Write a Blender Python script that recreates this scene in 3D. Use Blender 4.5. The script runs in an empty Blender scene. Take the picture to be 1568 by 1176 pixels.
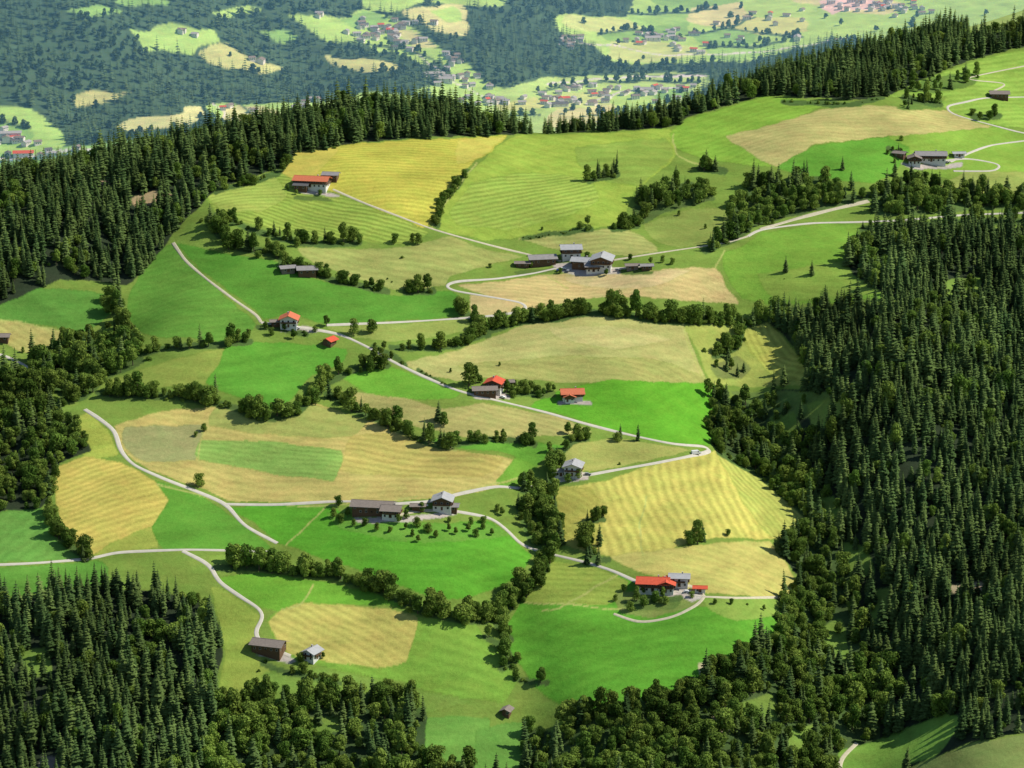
import bpy, math, random
import numpy as np
from mathutils import Vector
random.seed(7); rng=np.random.default_rng(7)
R=math.radians
# ------------------------------------------------------------------ survey geometry
CZ=1500.0; PITCH=R(15.0); F=4446.0
cp,sp=math.cos(PITCH),math.sin(PITCH)
def project(x,y,z):
    dr=CZ-z
    dep=y*cp+dr*sp
    up=y*sp-dr*cp
    dep=np.maximum(dep,1.0)
    return 784+F*x/dep, 588-F*up/dep, dep
def ray(u,v):
    u=np.asarray(u,float); v=np.asarray(v,float)
    a=(u-784)/F; b=(588-v)/F
    return a, cp+b*sp, -sp+b*cp          # per unit depth
def base(u,v):
    dx,dy,dz=ray(u,v)
    s=(1500-840+0.28*1400)/(0.28*dy-dz)
    return dx*s,dy*s
def flr(u,v,z=700.):
    dx,dy,dz=ray(u,v); s=(z-CZ)/dz
    return dx*s,dy*s
# ridge of the hill : u, v(ground), distance
RC=[(-1200,460,1900),(-400,335,2050),(-120,294,2120),(0,272,2150),(100,250,2165),(200,232,2190),(330,206,2220),(440,184,2265),(560,160,2310),(700,172,2310),(760,185,2305),(820,206,2300),
(900,192,2315),(1000,180,2340),(1080,153,2385),(1150,123,2420),(1200,105,2450),(1300,80,2510),(1400,56,2580),(1470,40,2620),(1568,10,2700),(1800,-76,2880),(2600,-250,3000)]
rx=[];ry=[];rz=[]
for u,v,y in RC:
    dx,dy,dz=ray(u,v); s=y/dy
    rx.append(dx*s); ry.append(y); rz.append(CZ+dz*s)
rx,ry,rz=map(np.array,(rx,ry,rz))
_x=np.arange(rx[0],rx[-1],4.0); _y=np.interp(_x,rx,ry); _z=np.interp(_x,rx,rz)
_k=np.exp(-(np.arange(-16,17)/6.5)**2/2); _k/=_k.sum()
ry=np.convolve(np.pad(_y,16,mode='edge'),_k,'valid'); rz=np.convolve(np.pad(_z,16,mode='edge'),_k,'valid'); rx=_x
def seg_gauss(x,y,pts,sig):
    d2=np.full(x.shape,1e12)
    for (ax,ay),(bx,by) in zip(pts[:-1],pts[1:]):
        ex,ey=bx-ax,by-ay; L=ex*ex+ey*ey
        t=np.clip(((x-ax)*ex+(y-ay)*ey)/L,0,1)
        d2=np.minimum(d2,(x-ax-t*ex)**2+(y-ay-t*ey)**2)
    return np.exp(-d2/(2*sig*sig))
def BP(l): return [tuple(float(q) for q in base(u,v)) for u,v in l]
RAV=[(BP([(1330,1300),(1300,1100),(1290,960),(1265,820),(1195,700),(1150,600),(1170,520)]),34,-30),
     (BP([(700,1290),(820,1150),(800,1040),(770,960)]),16,-9),
     (BP([(820,880),(835,800),(800,740)]),14,-6),
     (BP([(-300,640),(0,600),(150,560),(200,460),(230,390)]),30,-14),
     (BP([(1000,345),(1080,320),(1160,330)]),22,-9),
     (BP([(1500,420),(1460,640),(1480,900),(1400,1100)]),24,-14)]
BUMPS=[(560,290,90,70,9),(430,300,70,60,5),(860,270,90,70,6),(1280,200,90,80,8),(850,520,110,60,6),(480,680,130,60,6),(1030,770,80,55,8),
       (560,850,90,50,5),(600,980,90,45,6),(1000,980,80,50,7),(1480,700,60,200,22),(170,1000,90,120,12),(1500,1150,90,90,20),(120,350,90,90,10)]
BUMPS=[(*[float(q) for q in base(u,v)],sx,sy,a) for u,v,sx,sy,a in BUMPS]
FB=[(*flr(90,70),380,330,130),(*flr(250,140),250,260,70),(*flr(-150,150),350,400,120),(*flr(660,70),150,420,75),(*flr(780,110),110,260,45),(*flr(420,40),240,350,60),(*flr(540,120),120,150,22),(*flr(-700,50),900,900,400),(*flr(2400,-40),1100,1500,500)]
def H(x,y):
    x=np.asarray(x,float); y=np.asarray(y,float)
    yr=np.interp(x,rx,ry); zr=np.interp(x,rx,rz)
    t=(y-1400)/(yr-1400)
    tt=np.minimum(t,1.4)
    f=840+(zr-840)*(1.2*tt-0.2*tt*tt)
    und=2.8*np.sin(x/61+y/88+1)+2.4*np.sin(x/37-y/71+2.2)+1.6*np.sin(x/23+y/31)+0.9*np.sin(x/14-y/17+.5)
    fade=np.clip((1.0-t)*5,0,1); fade=fade*fade*(3-2*fade)
    b=und*fade
    for bx,by,sx,sy,a in BUMPS:
        b=b+a*np.exp(-((x-bx)/sx)**2/2-((y-by)/sy)**2/2)*fade
    for pts,sig,a in RAV:
        b=b+a*seg_gauss(x,y,pts,sig)*fade
    f=f+b
    back=zr+6-0.55*(y-yr)
    f=0.5*(f+back-np.sqrt((f-back)**2+14**2))
    fl=700+3*np.sin(x/300+1)*np.sin(y/260)
    m=np.clip((y-2900)/700,0,1)
    for bx,by,sx,sy,a in FB:
        fl=fl+m*a*np.exp(-((x-bx)/sx)**2/2-((y-by)/sy)**2/2)
    fl=fl+m*(8*np.sin(x/130+y/170)+7*np.sin(x/75-y/110+1)+5*np.sin(x/38+y/60))*np.clip((-x+350)/500,0,1)
    mt=np.clip((y-7200)/4500,0,1); fl=fl+900*mt*mt*(3-2*mt)*(1+0.25*np.sin(x/700)+0.12*np.sin(x/230+y/300))
    z=0.5*(f+fl+np.sqrt((f-fl)**2+20**2))
    near=1494-1.0*y
    z=np.where(y<900,np.maximum(z,near),z)
    return z
def unproj(u,v,far=False):
    u=np.atleast_1d(np.asarray(u,float)); v=np.atleast_1d(np.asarray(v,float))
    dx,dy,dz=ray(u,v)
    if far: S=np.arange(3050,11000,9.0)
    else: S=np.arange(1250,3200,3.0)
    out=np.zeros((len(u),3))
    for i in range(0,len(u),400):
        sl=slice(i,i+400)
        s=S[None,:]; X=dx[sl,None]*s; Y=dy[sl,None]*s; Z=CZ+dz[sl,None]*s
        hit=H(X,Y)>=Z
        k=np.where(hit.any(1),hit.argmax(1),len(S)-1)
        hi=S[k]; lo=S[np.maximum(k-1,0)]
        for _ in range(9):
            mid=(lo+hi)/2
            h=H(dx[sl]*mid,dy[sl]*mid)>=CZ+dz[sl]*mid
            hi=np.where(h,mid,hi); lo=np.where(h,lo,mid)
        out[sl,0]=dx[sl]*hi; out[sl,1]=dy[sl]*hi; out[sl,2]=H(out[sl,0],out[sl,1])
    return out
# ------------------------------------------------------------------ land-use map
PAD=140; RW=1568+2*PAD; RH=1176+2*PAD
def smooth_poly(p,closed=True,n=4):
    p=np.array(p,float); N=len(p); out=[]
    wc=.35 if closed else .6
    rngi=range(N if closed else N-1)
    for i in rngi:
        if closed: a,b,c,d=p[i-1],p[i],p[(i+1)%N],p[(i+2)%N]
        else: a,b,c,d=p[max(i-1,0)],p[i],p[i+1],p[min(i+2,N-1)]
        for k in range(n):
            t=k/n
            cr=0.5*((2*b)+(-a+c)*t+(2*a-5*b+4*c-d)*t*t+(-a+3*b-3*c+d)*t**3)
            out.append(wc*cr+(1-wc)*(b+(c-b)*t))
    if not closed: out.append(p[-1])
    return np.array(out)
def mask(poly):
    p=smooth_poly(poly)+PAD
    x0,y0=np.maximum(np.floor(p.min(0)).astype(int),0); x1,y1=np.ceil(p.max(0)).astype(int)+1
    x1=min(x1,RW); y1=min(y1,RH)
    if x1<=x0 or y1<=y0: return None
    gx,gy=np.meshgrid(np.arange(x0,x1)+.5,np.arange(y0,y1)+.5)
    ins=np.zeros(gx.shape,bool)
    for (ax,ay),(bx,by) in zip(p,np.roll(p,-1,0)):
        if ay==by: continue
        c=((ay>gy)!=(by>gy))&(gx<(bx-ax)*(gy-ay)/(by-ay)+ax)
        ins^=c
    return (slice(y0,y1),slice(x0,x1)),ins
def linemask(pts,w):
    p=smooth_poly(pts,False)+PAD
    x0,y0=np.maximum(np.floor(p.min(0)-w).astype(int),0); x1,y1=np.ceil(p.max(0)+w).astype(int)+1
    x1=min(x1,RW); y1=min(y1,RH)
    gx,gy=np.meshgrid(np.arange(x0,x1)+.5,np.arange(y0,y1)+.5)
    d=np.full(gx.shape,1e9)
    for (ax,ay),(bx,by) in zip(p[:-1],p[1:]):
        ex,ey=bx-ax,by-ay; L=ex*ex+ey*ey+1e-9
        t=np.clip(((gx-ax)*ex+(gy-ay)*ey)/L,0,1)
        d=np.minimum(d,(gx-ax-t*ex)**2+(gy-ay-t*ey)**2)
    return (slice(y0,y1),slice(x0,x1)),d<w*w
def lin(c,k=0.84):
    c=np.array(c,float)/255
    l=np.where(c<0.04045,c/12.92,((c+0.055)/1.055)**2.4)*k
    g_=max(0.,l[1]-l[0])
    l[0]=l[0]*.99+.11*g_; l[2]=l[2]*1.08+.012+.02*g_
    return l
class Layer:
    def __init__(s,c):
        s.col=np.ones((RH,RW,3),np.float32)*lin(c).astype(np.float32)
        s.fid=np.zeros((RH,RW),np.int32); s.tree=np.zeros((RH,RW),np.int32); s.fields=[None]; s.kf=1.
    def field(s,poly,c,stripe=None,tree=0):
        m=mask(poly)
        if m is None: return
        sl,ins=m
        s.col[sl][ins]=lin(c)*s.kf; s.tree[sl][ins]=tree
        s.fields.append(stripe); s.fid[sl][ins]=len(s.fields)-1
    def line(s,pts,w,c,tree=0):
        sl,ins=linemask(pts,w); s.col[sl][ins]=lin(c)
        if tree is not None: s.tree[sl][ins]=tree
    def woods(s,poly,t,c=(52,66,28)):
        sl,ins=mask(poly); s.tree[sl][ins]=t; s.col[sl][ins]=lin(c); s.fid[sl][ins]=0
FR=Layer((116,148,50))
f=FR.field
def ST(a,b,sp_,amp,wob=0.6): return (a,b,sp_,amp,wob)
# upper meadows
f([(424,264),(447,230),(560,218),(700,211),(775,208),(752,232),(728,245),(700,275),(680,300),(664,340),(645,347),(560,312),(512,294),(470,280)],(184,184,68),ST((480,250),(640,240),5.5,.09,1.5))
f([(700,214),(770,211),(748,232),(722,246),(700,250)],(194,190,80))
f([(424,264),(447,232),(520,224),(500,250),(470,278)],(190,184,76))
f([(316,303),(350,283),(424,262),(470,285),(512,296),(560,314),(645,348),(655,355),(640,368),(600,374),(520,367),(440,354),(380,342),(330,327)],(140,168,60),ST((340,320),(600,350),5,.17,1.2))
f([(316,303),(350,285),(420,268),(440,300),(400,325),(340,322)],(152,176,70),ST((340,320),(500,290),5,.10,1.2))
f([(752,232),(790,208),(900,204),(1025,198),(1037,235),(1020,255),(975,290),(960,320),(952,345),(900,350),(790,364),(740,367),(670,352),(680,315),(705,280),(735,250)],(144,173,58),ST((720,260),(920,300),12,.04,1))
f([(720,282),(800,262),(905,275),(915,310),(860,335),(780,352),(700,345),(690,325)],(142,171,62),ST((710,345),(900,290),5,.14,1.6))
f([(880,225),(1020,212),(1030,240),(975,285),(900,270)],(132,163,58),ST((880,240),(1010,225),14,.05))
f([(1025,203),(1060,180),(1170,148),(1270,158),(1180,195),(1110,208),(1165,245),(1180,255),(1120,250),(1060,238),(1037,228)],(126,172,50),ST((1030,215),(1160,170),8,.05))
f([(1110,208),(1180,192),(1270,165),(1350,162),(1450,170),(1525,197),(1480,202),(1350,210),(1250,220),(1220,240),(1190,257),(1165,245)],(180,176,98),ST((1120,215),(1400,180),7,.05))
f([(1190,257),(1250,222),(1360,210),(1395,225),(1372,262),(1340,280),(1270,274),(1210,264)],(92,157,38))
f([(1360,210),(1520,195),(1600,212),(1700,230),(1700,290),(1568,285),(1500,292),(1440,270),(1385,250),(1392,225)],(128,170,54))
f([(1480,262),(1560,262),(1700,270),(1700,300),(1500,296),(1440,285)],(152,170,76))
f([(1360,148),(1420,120),(1480,98),(1568,76),(1700,60),(1700,200),(1520,192),(1450,170),(1440,158),(1450,147),(1400,152)],(136,176,62),ST((1400,140),(1560,100),9,.08))
f([(1478,36),(1500,16),(1568,-8),(1700,-66),(1700,30),(1568,38),(1495,52)],(150,174,88))
# belt under upper meadows
f([(455,378),(560,382),(640,374),(690,362),(740,380),(800,394),(760,404),(690,424),(680,438),(600,442),(540,425),(480,402)],(154,165,80),ST((480,390),(680,400),9,.06),5)
f([(790,366),(900,353),(955,350),(985,362),(1010,385),(960,392),(870,384)],(162,170,86),ST((800,370),(1000,378),7,.08))
f([(985,345),(1060,318),(1120,322),(1135,350),(1120,368),(1040,378),(1005,372)],(134,156,64),None,5)
f([(1165,357),(1250,343),(1325,345),(1292,380),(1310,420),(1380,450),(1300,462),(1200,466),(1135,458),(1108,415),(1110,388),(1140,375)],(112,160,44))
f([(1160,420),(1300,400),(1370,440),(1300,458),(1190,460)],(126,160,54),None,5)
f([(700,438),(760,430),(850,420),(1000,413),(1095,410),(1112,440),(1130,466),(1060,460),(950,454),(900,457),(840,468),(800,474),(740,450)],(192,178,106),ST((720,440),(1100,440),6,.06))
f([(860,424),(1000,414),(1060,414),(1000,440),(900,440)],(198,184,118),ST((720,440),(1100,440),6,.05))
f([(720,450),(790,464),(800,476),(770,482),(722,482)],(192,178,110))
f([(270,372),(330,385),(430,402),(480,427),(600,452),(690,446),(712,462),(702,484),(600,492),(500,496),(440,480),(404,488),(380,468),(300,408)],(82,145,34))
f([(200,440),(245,382),(262,374),(320,430),(365,472),(392,494),(380,512),(350,524),(290,518),(220,512),(195,480)],(92,149,42),ST((220,500),(360,480),8,.04))
f([(500,500),(600,497),(710,488),(716,508),(640,520),(590,522),(540,516)],(144,164,70),None,5)
f([(-140,478),(0,462),(60,440),(160,450),(172,480),(130,507),(60,497),(0,492),(-140,490)],(86,145,44))
f([(-140,492),(0,490),(50,498),(112,510),(122,522),(80,540),(30,538),(0,524),(-140,520)],(176,173,90),ST((0,500),(110,530),6,.08))
f([(165,585),(250,555),(345,530),(335,560),(318,588),(250,592)],(138,159,60))
f([(345,530),(380,525),(450,525),(532,535),(522,557),(474,577),(452,606),(420,624),(370,610),(315,586),(335,560)],(86,157,36))
f([(516,572),(560,556),(600,562),(660,584),(706,600),(690,610),(620,612),(560,602)],(100,166,38))
f([(618,556),(700,535),(790,502),(870,480),(960,484),(1045,494),(1065,540),(1082,586),(990,583),(880,586),(760,575),(700,584),(640,570)],(172,174,94),ST((640,560),(1060,520),9,.04,1.2))
f([(700,560),(860,545),(1000,550),(1078,575),(1080,586),(990,583),(880,586),(740,578)],(162,167,84),ST((700,560),(1060,570),7,.05))
f([(840,500),(960,500),(1030,520),(940,535),(860,520)],(180,178,102),ST((640,560),(1060,520),9,.04,1.2))
f([(860,596),(940,582),(1082,587),(1115,600),(1094,640),(1088,682),(1020,677),(950,662),(880,640),(810,622)],(88,166,24))
f([(1045,494),(1130,487),(1165,483),(1210,530),(1248,585),(1180,592),(1092,590),(1075,550),(1060,520)],(154,170,72),None,5)
f([(1135,500),(1165,486),(1210,530),(1246,583),(1190,580),(1150,540)],(172,182,76),ST((1150,490),(1220,570),5,.12))
f([(510,600),(600,606),(680,625),(740,618),(800,627),(870,642),(908,662),(840,667),(780,672),(690,666),(600,640)],(170,169,90),ST((520,610),(880,650),7,.06))
f([(640,672),(700,675),(780,674),(862,682),(835,700),(822,715),(780,695),(700,685)],(92,157,38))
f([(175,652),(250,630),(330,622),(420,637),(480,617),(540,637),(620,662),(690,687),(780,702),(818,715),(792,738),(720,755),(680,762),(560,770),(460,770),(350,766),(300,745),(230,720),(190,690)],(186,177,92),ST((230,700),(760,740),7,.07,1.4))
f([(330,624),(420,640),(480,620),(560,645),(540,668),(440,668),(320,652)],(156,167,78),ST((330,640),(560,650),10,.05))
f([(540,668),(620,664),(700,690),(770,704),(740,730),(620,730),(520,720)],(180,172,84),ST((230,700),(760,740),7,.09,1.4))
f([(190,655),(310,650),(306,675),(300,704),(225,708),(192,685)],(154,160,92))
f([(308,675),(400,675),(522,690),(512,735),(420,726),(304,702)],(132,174,72),ST((310,690),(510,710),5,.07))
f([(760,735),(790,700),(822,716),(800,742),(770,745)],(104,161,42))
f([(105,652),(136,632),(165,658),(182,697),(130,702),(108,680)],(160,177,66))
f([(88,715),(130,700),(187,708),(236,735),(260,762),(232,806),(170,832),(132,852),(92,800),(84,750)],(192,183,82),ST((100,780),(230,740),5,.09))
f([(170,832),(232,806),(240,838),(180,846),(140,852)],(152,170,64))
f([(260,765),(238,735),(300,756),(342,782),(415,836),(400,842),(250,840),(232,808)],(86,151,36))
f([(-140,790),(0,785),(60,778),(82,800),(88,830),(134,854),(0,862),(-140,866)],(96,155,54),ST((0,850),(80,780),8,.06))
f([(-140,872),(0,869),(150,858),(165,870),(155,895),(0,915),(-140,930)],(88,149,42))
f([(348,776),(500,772),(540,800),(600,808),(740,797),(780,820),(812,850),(794,887),(740,908),(700,918),(640,908),(560,878),(490,853),(430,832),(390,800)],(80,159,26),ST((420,820),(760,850),9,.04))
f([(500,785),(620,800),(740,800),(780,820),(700,830),(600,828),(520,808)],(96,155,42),None,5)
f([(322,850),(415,850),(440,862),(350,880),(335,880)],(122,157,54))
f([(335,884),(400,878),(480,888),(560,905),(640,932),(560,925),(460,925),(430,937),(405,930),(370,912)],(100,164,36))
f([(322,900),(345,905),(398,940),(392,966),(400,1010),(420,1040),(380,1080),(335,1070),(345,1000)],(142,167,60),None,5)
f([(408,950),(450,924),(520,924),(600,935),(650,945),(720,950),(742,975),(792,1040),(772,1075),(700,1067),(600,1042),(500,1022),(440,1004)],(116,163,48),ST((420,960),(740,1010),8,.05))
f([(410,952),(450,925),(540,926),(632,940),(638,950),(624,1012),(590,1022),(500,1014),(440,998)],(182,178,84),ST((430,940),(620,1000),6,.09))
f([(400,1030),(500,1026),(620,1050),(720,1075),(640,1092),(430,1085)],(118,155,54),None,5)
f([(820,860),(880,865),(975,890),(962,935),(1070,930),(1202,930),(1192,975),(1140,1002),(1050,1050),(1000,1062),(940,1085),(880,1090),(830,1062),(782,1000),(775,960),(800,920)],(84,157,30),ST((830,1000),(1150,960),9,.04))
f([(820,860),(900,866),(962,890),(955,915),(930,925),(860,925),(800,922)],(142,166,60),ST((820,880),(940,900),6,.08))
f([(1080,915),(1205,915),(1195,940),(1130,950),(1085,935)],(126,162,58),None,5)
f([(945,905),(1060,908),(1065,925),(1000,945),(950,940)],(122,143,60),None,5)
f([(850,750),(930,735),(1000,712),(1060,697),(1095,690),(1150,718),(1210,768),(1252,812),(1180,826),(1100,824),(1040,834),(1000,852),(930,852),(862,832)],(188,186,84),ST((960,740),(995,850),6.5,.12,1.6))
f([(850,752),(905,745),(925,790),(905,840),(865,832)],(174,175,74),ST((860,770),(920,800),6,.08,1.2))
f([(1095,690),(1150,718),(1210,768),(1252,812),(1180,822),(1140,770)],(170,180,78),ST((1110,710),(1200,800),5,.10))
f([(930,853),(1050,836),(1180,829),(1224,900),(1205,918),(1060,905),(1040,887),(1000,882)],(184,181,90),ST((950,860),(1200,870),8,.05))
f([(866,682),(950,672),(1060,690),(950,714),(890,722),(862,715)],(160,168,78),None,5)
# woods (positions of stems on the ground)
w=FR.woods
w([(-140,180),(200,180),(450,130),(452,235),(424,260),(330,290),(305,318),(262,362),(225,410),(192,436),(150,432),(90,428),(0,466),(-140,500)],1)
w([(444,232),(560,217),(700,208),(815,204),(818,140),(440,110)],1)
w([(826,202),(1025,196),(1060,178),(1170,146),(1300,153),(1360,146),(1420,118),(1480,94),(1568,72),(1700,50),(1700,35),(1568,42),(1495,56),(1476,36),(1500,-30),(1200,40),(1000,120),(826,140)],1)
w([(1292,395),(1335,362),(1400,355),(1480,352),(1568,350),(1700,345),(1700,1120),(1568,1124),(1480,1138),(1370,1188),(1330,1230),(1290,1300),(-140,1300),(-140,935),(0,922),(100,912),(165,900),(300,915),(328,940),(342,1000),(328,1060),(360,1088),(430,1092),(560,1075),(640,1095),(655,1160),(730,1155),(780,1190),(800,1115),(860,1125),(895,1100),(950,1095),(1000,1068),(1060,1054),(1140,1006),(1198,975),(1208,925),(1230,895),(1185,832),(1255,808),(1215,768),(1160,722),(1104,690),(1090,650),(1105,618),(1160,600),(1250,592),(1215,530),(1165,482),(1230,478),(1300,472),(1378,462),(1312,425)],1)
# mixed woods
w([(345,1085),(430,1085),(560,1070),(650,1090),(700,1170),(690,1300),(300,1300),(320,1150)],2,(64,88,34))
w([(800,1118),(860,1128),(895,1103),(1000,1070),(1060,1056),(1140,1010),(1200,975),(1215,920),(1240,890),(1190,835),(1255,810),(1300,880),(1330,980),(1350,1090),(1330,1240),(1150,1300),(780,1300)],2,(74,100,40))
w([(1104,690),(1090,650),(1105,618),(1160,605),(1210,650),(1250,730),(1310,800),(1255,808),(1160,722)],2,(66,90,34))
w([(-140,620),(60,628),(110,648),(140,690),(92,708),(82,750),(62,778),(0,784),(-140,790)],2)
w([(1125,300),(1200,285),(1300,298),(1345,300),(1320,310),(1250,322),(1165,345),(1135,362),(1112,335)],2,(78,104,42))
w([(1345,305),(1440,290),(1568,300),(1700,300),(1700,320),(1480,322),(1400,330),(1340,330)],2,(90,120,48))
w([(1380,140),(1430,118),(1500,112),(1490,130),(1430,142)],4,(96,130,46))
w([(1370,165),(1440,150),(1440,163),(1400,168)],4,(96,130,46))
w([(970,335),(1000,300),(1075,285),(1095,305),(1020,325),(985,345)],2,(88,116,46))
w([(40,560),(80,540),(130,520),(190,530),(215,560),(165,580),(130,612),(100,615)],3,(80,110,40))
w([(-140,560),(0,575),(50,590),(100,620),(60,628),(-140,620)],2,(80,110,40))
w([(790,775),(848,755),(856,820),(850,850),(812,832)],3,(86,120,44))
w([(1090,560),(1130,545),(1150,565),(1135,580),(1100,580)],4,(120,136,62))
w([(1120,600),(1270,600),(1280,640),(1230,640),(1150,620)],4,(104,134,54))
# rough, brighter green clearings on the ravine side
for p in [[(1240,765),(1275,760),(1310,800),(1270,812)],[(1290,830),(1325,835),(1340,880),(1300,880)],[(1330,905),(1365,900),(1360,960),(1335,960)],[(1260,960),(1290,950),(1300,1010),(1270,1020)],[(1130,1080),(1180,1060),(1190,1100),(1140,1120)],[(1180,640),(1215,630),(1230,670),(1190,680)],[(1440,430),(1500,425),(1500,455),(1450,460)],[(1400,600),(1440,590),(1450,630),(1410,640)],[(30,1000),(70,990),(80,1030),(40,1040)],[(1200,1120),(1250,1110),(1250,1150),(1205,1160)],[(470,1100),(520,1095),(520,1120),(475,1125)]]: w(p,4,(112,146,50))
f([(1235,620),(1285,610),(1290,650),(1245,655)],(124,154,58))
f([(655,1100),(720,1098),(750,1100),(735,1165),(650,1175)],(102,158,54)); f([(730,1118),(800,1105),(795,1190),(730,1200)],(94,150,50))
f([(1325,1140),(1400,1110),(1450,1092),(1475,1104),(1430,1160),(1380,1175),(1335,1220),(1270,1240),(1285,1150)],(114,162,54))
f([(1370,1190),(1480,1140),(1568,1126),(1700,1120),(1700,1300),(1300,1300)],(122,143,66))
# gravel / bare patches, yards
f([(1090,1097),(1110,1090),(1122,1115),(1098,1128)],(204,194,152)); f([(1068,1015),(1081,1014),(1088,1034),(1075,1036)],(190,182,132))
f([(198,304),(235,292),(262,296),(256,310),(210,318)],(166,150,102)); f([(125,274),(168,274),(166,284),(130,282)],(160,146,102))
f([(1456,896),(1502,890),(1508,904),(1460,908)],(170,158,116)); f([(60,1160),(95,1160),(92,1190),(55,1190)],(150,144,118))
YA=(186,180,156)
for p in [[(845,405),(880,402),(945,410),(950,420),(880,422),(850,414)],[(425,504),(470,500),(492,506),(460,512),(430,510)],[(725,602),(775,602),(780,612),(730,612)],[(850,728),(895,724),(900,734),(855,738)],[(545,792),(640,790),(695,780),(700,788),(620,800),(550,800)],[(985,908),(1050,900),(1082,912),(1060,922),(1040,914)],[(390,1002),(440,1000),(455,1012),(440,1014)],[(1380,250),(1440,254),(1475,246),(1470,256),(1400,260)],[(455,292),(505,294),(520,300),(470,298)],[(855,614),(900,614),(905,620),(858,620)]]: f(p,YA)
for p in [[(455,300),(500,302),(510,308),(450,306)],[(790,414),(850,410),(845,418),(795,420)],[(950,414),(1000,414),(995,420),(955,420)],[(780,596),(845,596),(850,608),(785,608)],[(960,920),(1040,918),(1030,932),(975,935)]]: f(p,(96,124,46),None,5)
# hedges: pts, jitter, height scale, spacing, conifer share
HED=[([(715,262),(700,285),(682,305),(672,325),(668,345)],2.5,.62,3.4,.0),
([(318,335),(335,360),(365,378),(410,388),(440,398)],6,.95,3.2,.1),([(330,330),(380,350),(425,362)],3,.6,4,.1),([(430,366),(470,372),(510,374),(550,372)],3,.8,5,.1),
([(430,403),(510,428),(560,440),(592,446)],3,.75,3.2,.0),([(622,446),(662,446)],4,1.0,4,.0),
([(704,474),(716,484),(730,500),(745,512)],4,1.0,3.2,.0),([(745,506),(790,494),(850,488),(900,478),(960,484),(1030,492),(1085,493),(1135,492)],3.5,.95,2.4,.05),
([(600,532),(650,534),(700,528),(740,510)],3,.75,3.4,.0),
([(178,445),(178,480),(192,520),(215,552)],6,1.0,3,.3),([(200,545),(245,535),(300,530),(385,524)],3,.65,3.4,.1),
([(150,602),(200,606),(240,606),(300,612),(352,622),(400,640),(450,634),(482,608),(500,586),(545,565),(592,560)],5,.85,2.6,.05),
([(500,604),(540,625),(580,645),(620,662),(650,678),(692,684)],4,.8,2.8,.1),([(700,680),(750,672),(820,680)],3,.6,3.4,.0),
([(845,690),(850,720),(846,745),(820,748),(800,752)],4,.8,3.4,.1),([(860,692),(876,676),(900,672)],3,.7,4,.1),
([(76,775),(92,822),(132,856)],3,.8,2.8,.1),
([(330,868),(400,870),(450,876),(500,880),(560,895),(600,915),(660,940),(720,952),(762,945),(800,912),(832,872),(850,835)],5,.92,2.3,.03),
([(848,835),(846,800),(825,765)],5,.85,3,.1),([(745,975),(770,990),(785,1015),(770,1025)],5,.85,3.2,.0),([(760,955),(780,980)],5,.8,3,0),([(790,1040),(835,1045)],3,.6,4,0),
([(895,832),(912,858),(930,858)],5,.8,3.5,.2),([(900,800),(925,795)],3,.6,4,.2),
([(1095,545),(1130,530),(1135,500)],3,.9,4,.2),([(1130,500),(1200,490),(1250,590)],3,.9,4,.4),([(1180,480),(1300,470)],4,.9,4,.5),
([(885,352),(905,350)],2,.7,3,.0),([(900,275),(945,268)],5,.8,3,.6),([(940,352),(975,345)],4,.8,3,.4),
([(975,320),(1000,298),(1060,285)],5,.9,4,.3),([(800,366),(850,358),(880,354)],2,.25,4,.0),
([(1080,385),(1130,362),(1150,340)],5,.9,4,.5),([(1070,258),(1110,262)],4,.9,4,.3),([(1150,290),(1240,275),(1270,285)],5,1.0,3,.5),
([(1350,300),(1400,282),(1470,300)],5,.9,4,.6),([(1480,300),(1568,310),(1660,312)],5,.9,4,.6),([(1320,350),(1400,345),(1500,340),(1600,338)],4,.8,5,.4),
([(1380,238),(1362,228)],2,.6,3,.2),([(1490,178),(1530,178)],3,.6,4,0),([(1385,150),(1440,160)],3,.6,5,.2),
([(620,560),(600,545),(570,530)],3,.5,5,.0),([(680,590),(640,566)],2,.3,5,0),([(775,600),(830,605)],4,.55,4,0),([(395,500),(430,505),(470,512)],3,.4,6,0),([(960,925),(1000,920),(1040,915)],3,.55,5,0),
([(60,560),(130,520)],5,.9,4,.3),([(400,1015),(440,1030),(520,1045)],4,.5,6,.1),([(1105,600),(1090,650),(1100,690)],4,.8,3,.2),([(1100,692),(1165,728),(1220,775),(1256,812)],4,.7,4,.3),([(1228,895),(1208,925),(1200,975),(1140,1008),(1060,1056)],5,.8,3,.15),
([(860,1120),(900,1098),(950,1092),(1010,1068)],5,.9,3,.1),([(345,1078),(420,1085),(500,1080),(560,1068),(640,1088)],6,1.0,3,.08),([(1350,150),(1300,160),(1200,156)],2,.4,6,.3),([(440,240),(426,266),(330,294)],4,.6,6,.2)]
ed=np.zeros((RH,RW),bool); ed[:,1:]|=FR.fid[:,1:]!=FR.fid[:,:-1]; ed[1:]|=FR.fid[1:]!=FR.fid[:-1]; ed&=(FR.tree==0)|(FR.tree==5)
FR.col[ed]=FR.col[ed]*np.array([.80,.86,.75],np.float32)
for h in HED: FR.line(h[0],3+3*h[2],(78,108,40),tree=None)
for p in [[(945,880),(860,930),(830,935)],[(480,895),(460,925),(430,935)],[(990,760),(980,800),(985,850)],[(560,640),(600,660),(700,690)],[(310,655),(305,705)],[(1030,205),(1040,240),(1090,255)],[(660,348),(690,300),(730,250)],[(1045,495),(1062,545),(1082,586)],[(500,775),(440,835)],[(680,760),(760,740),(800,730)],[(800,922),(900,928),(960,935)],[(640,760),(560,772),(440,775)],[(870,440),(840,425)],[(0,488),(60,500),(120,512)],[(1110,385),(1095,410)],[(345,770),(240,740)]]:
    FR.line(p,1.1,(168,178,88),None)
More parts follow.
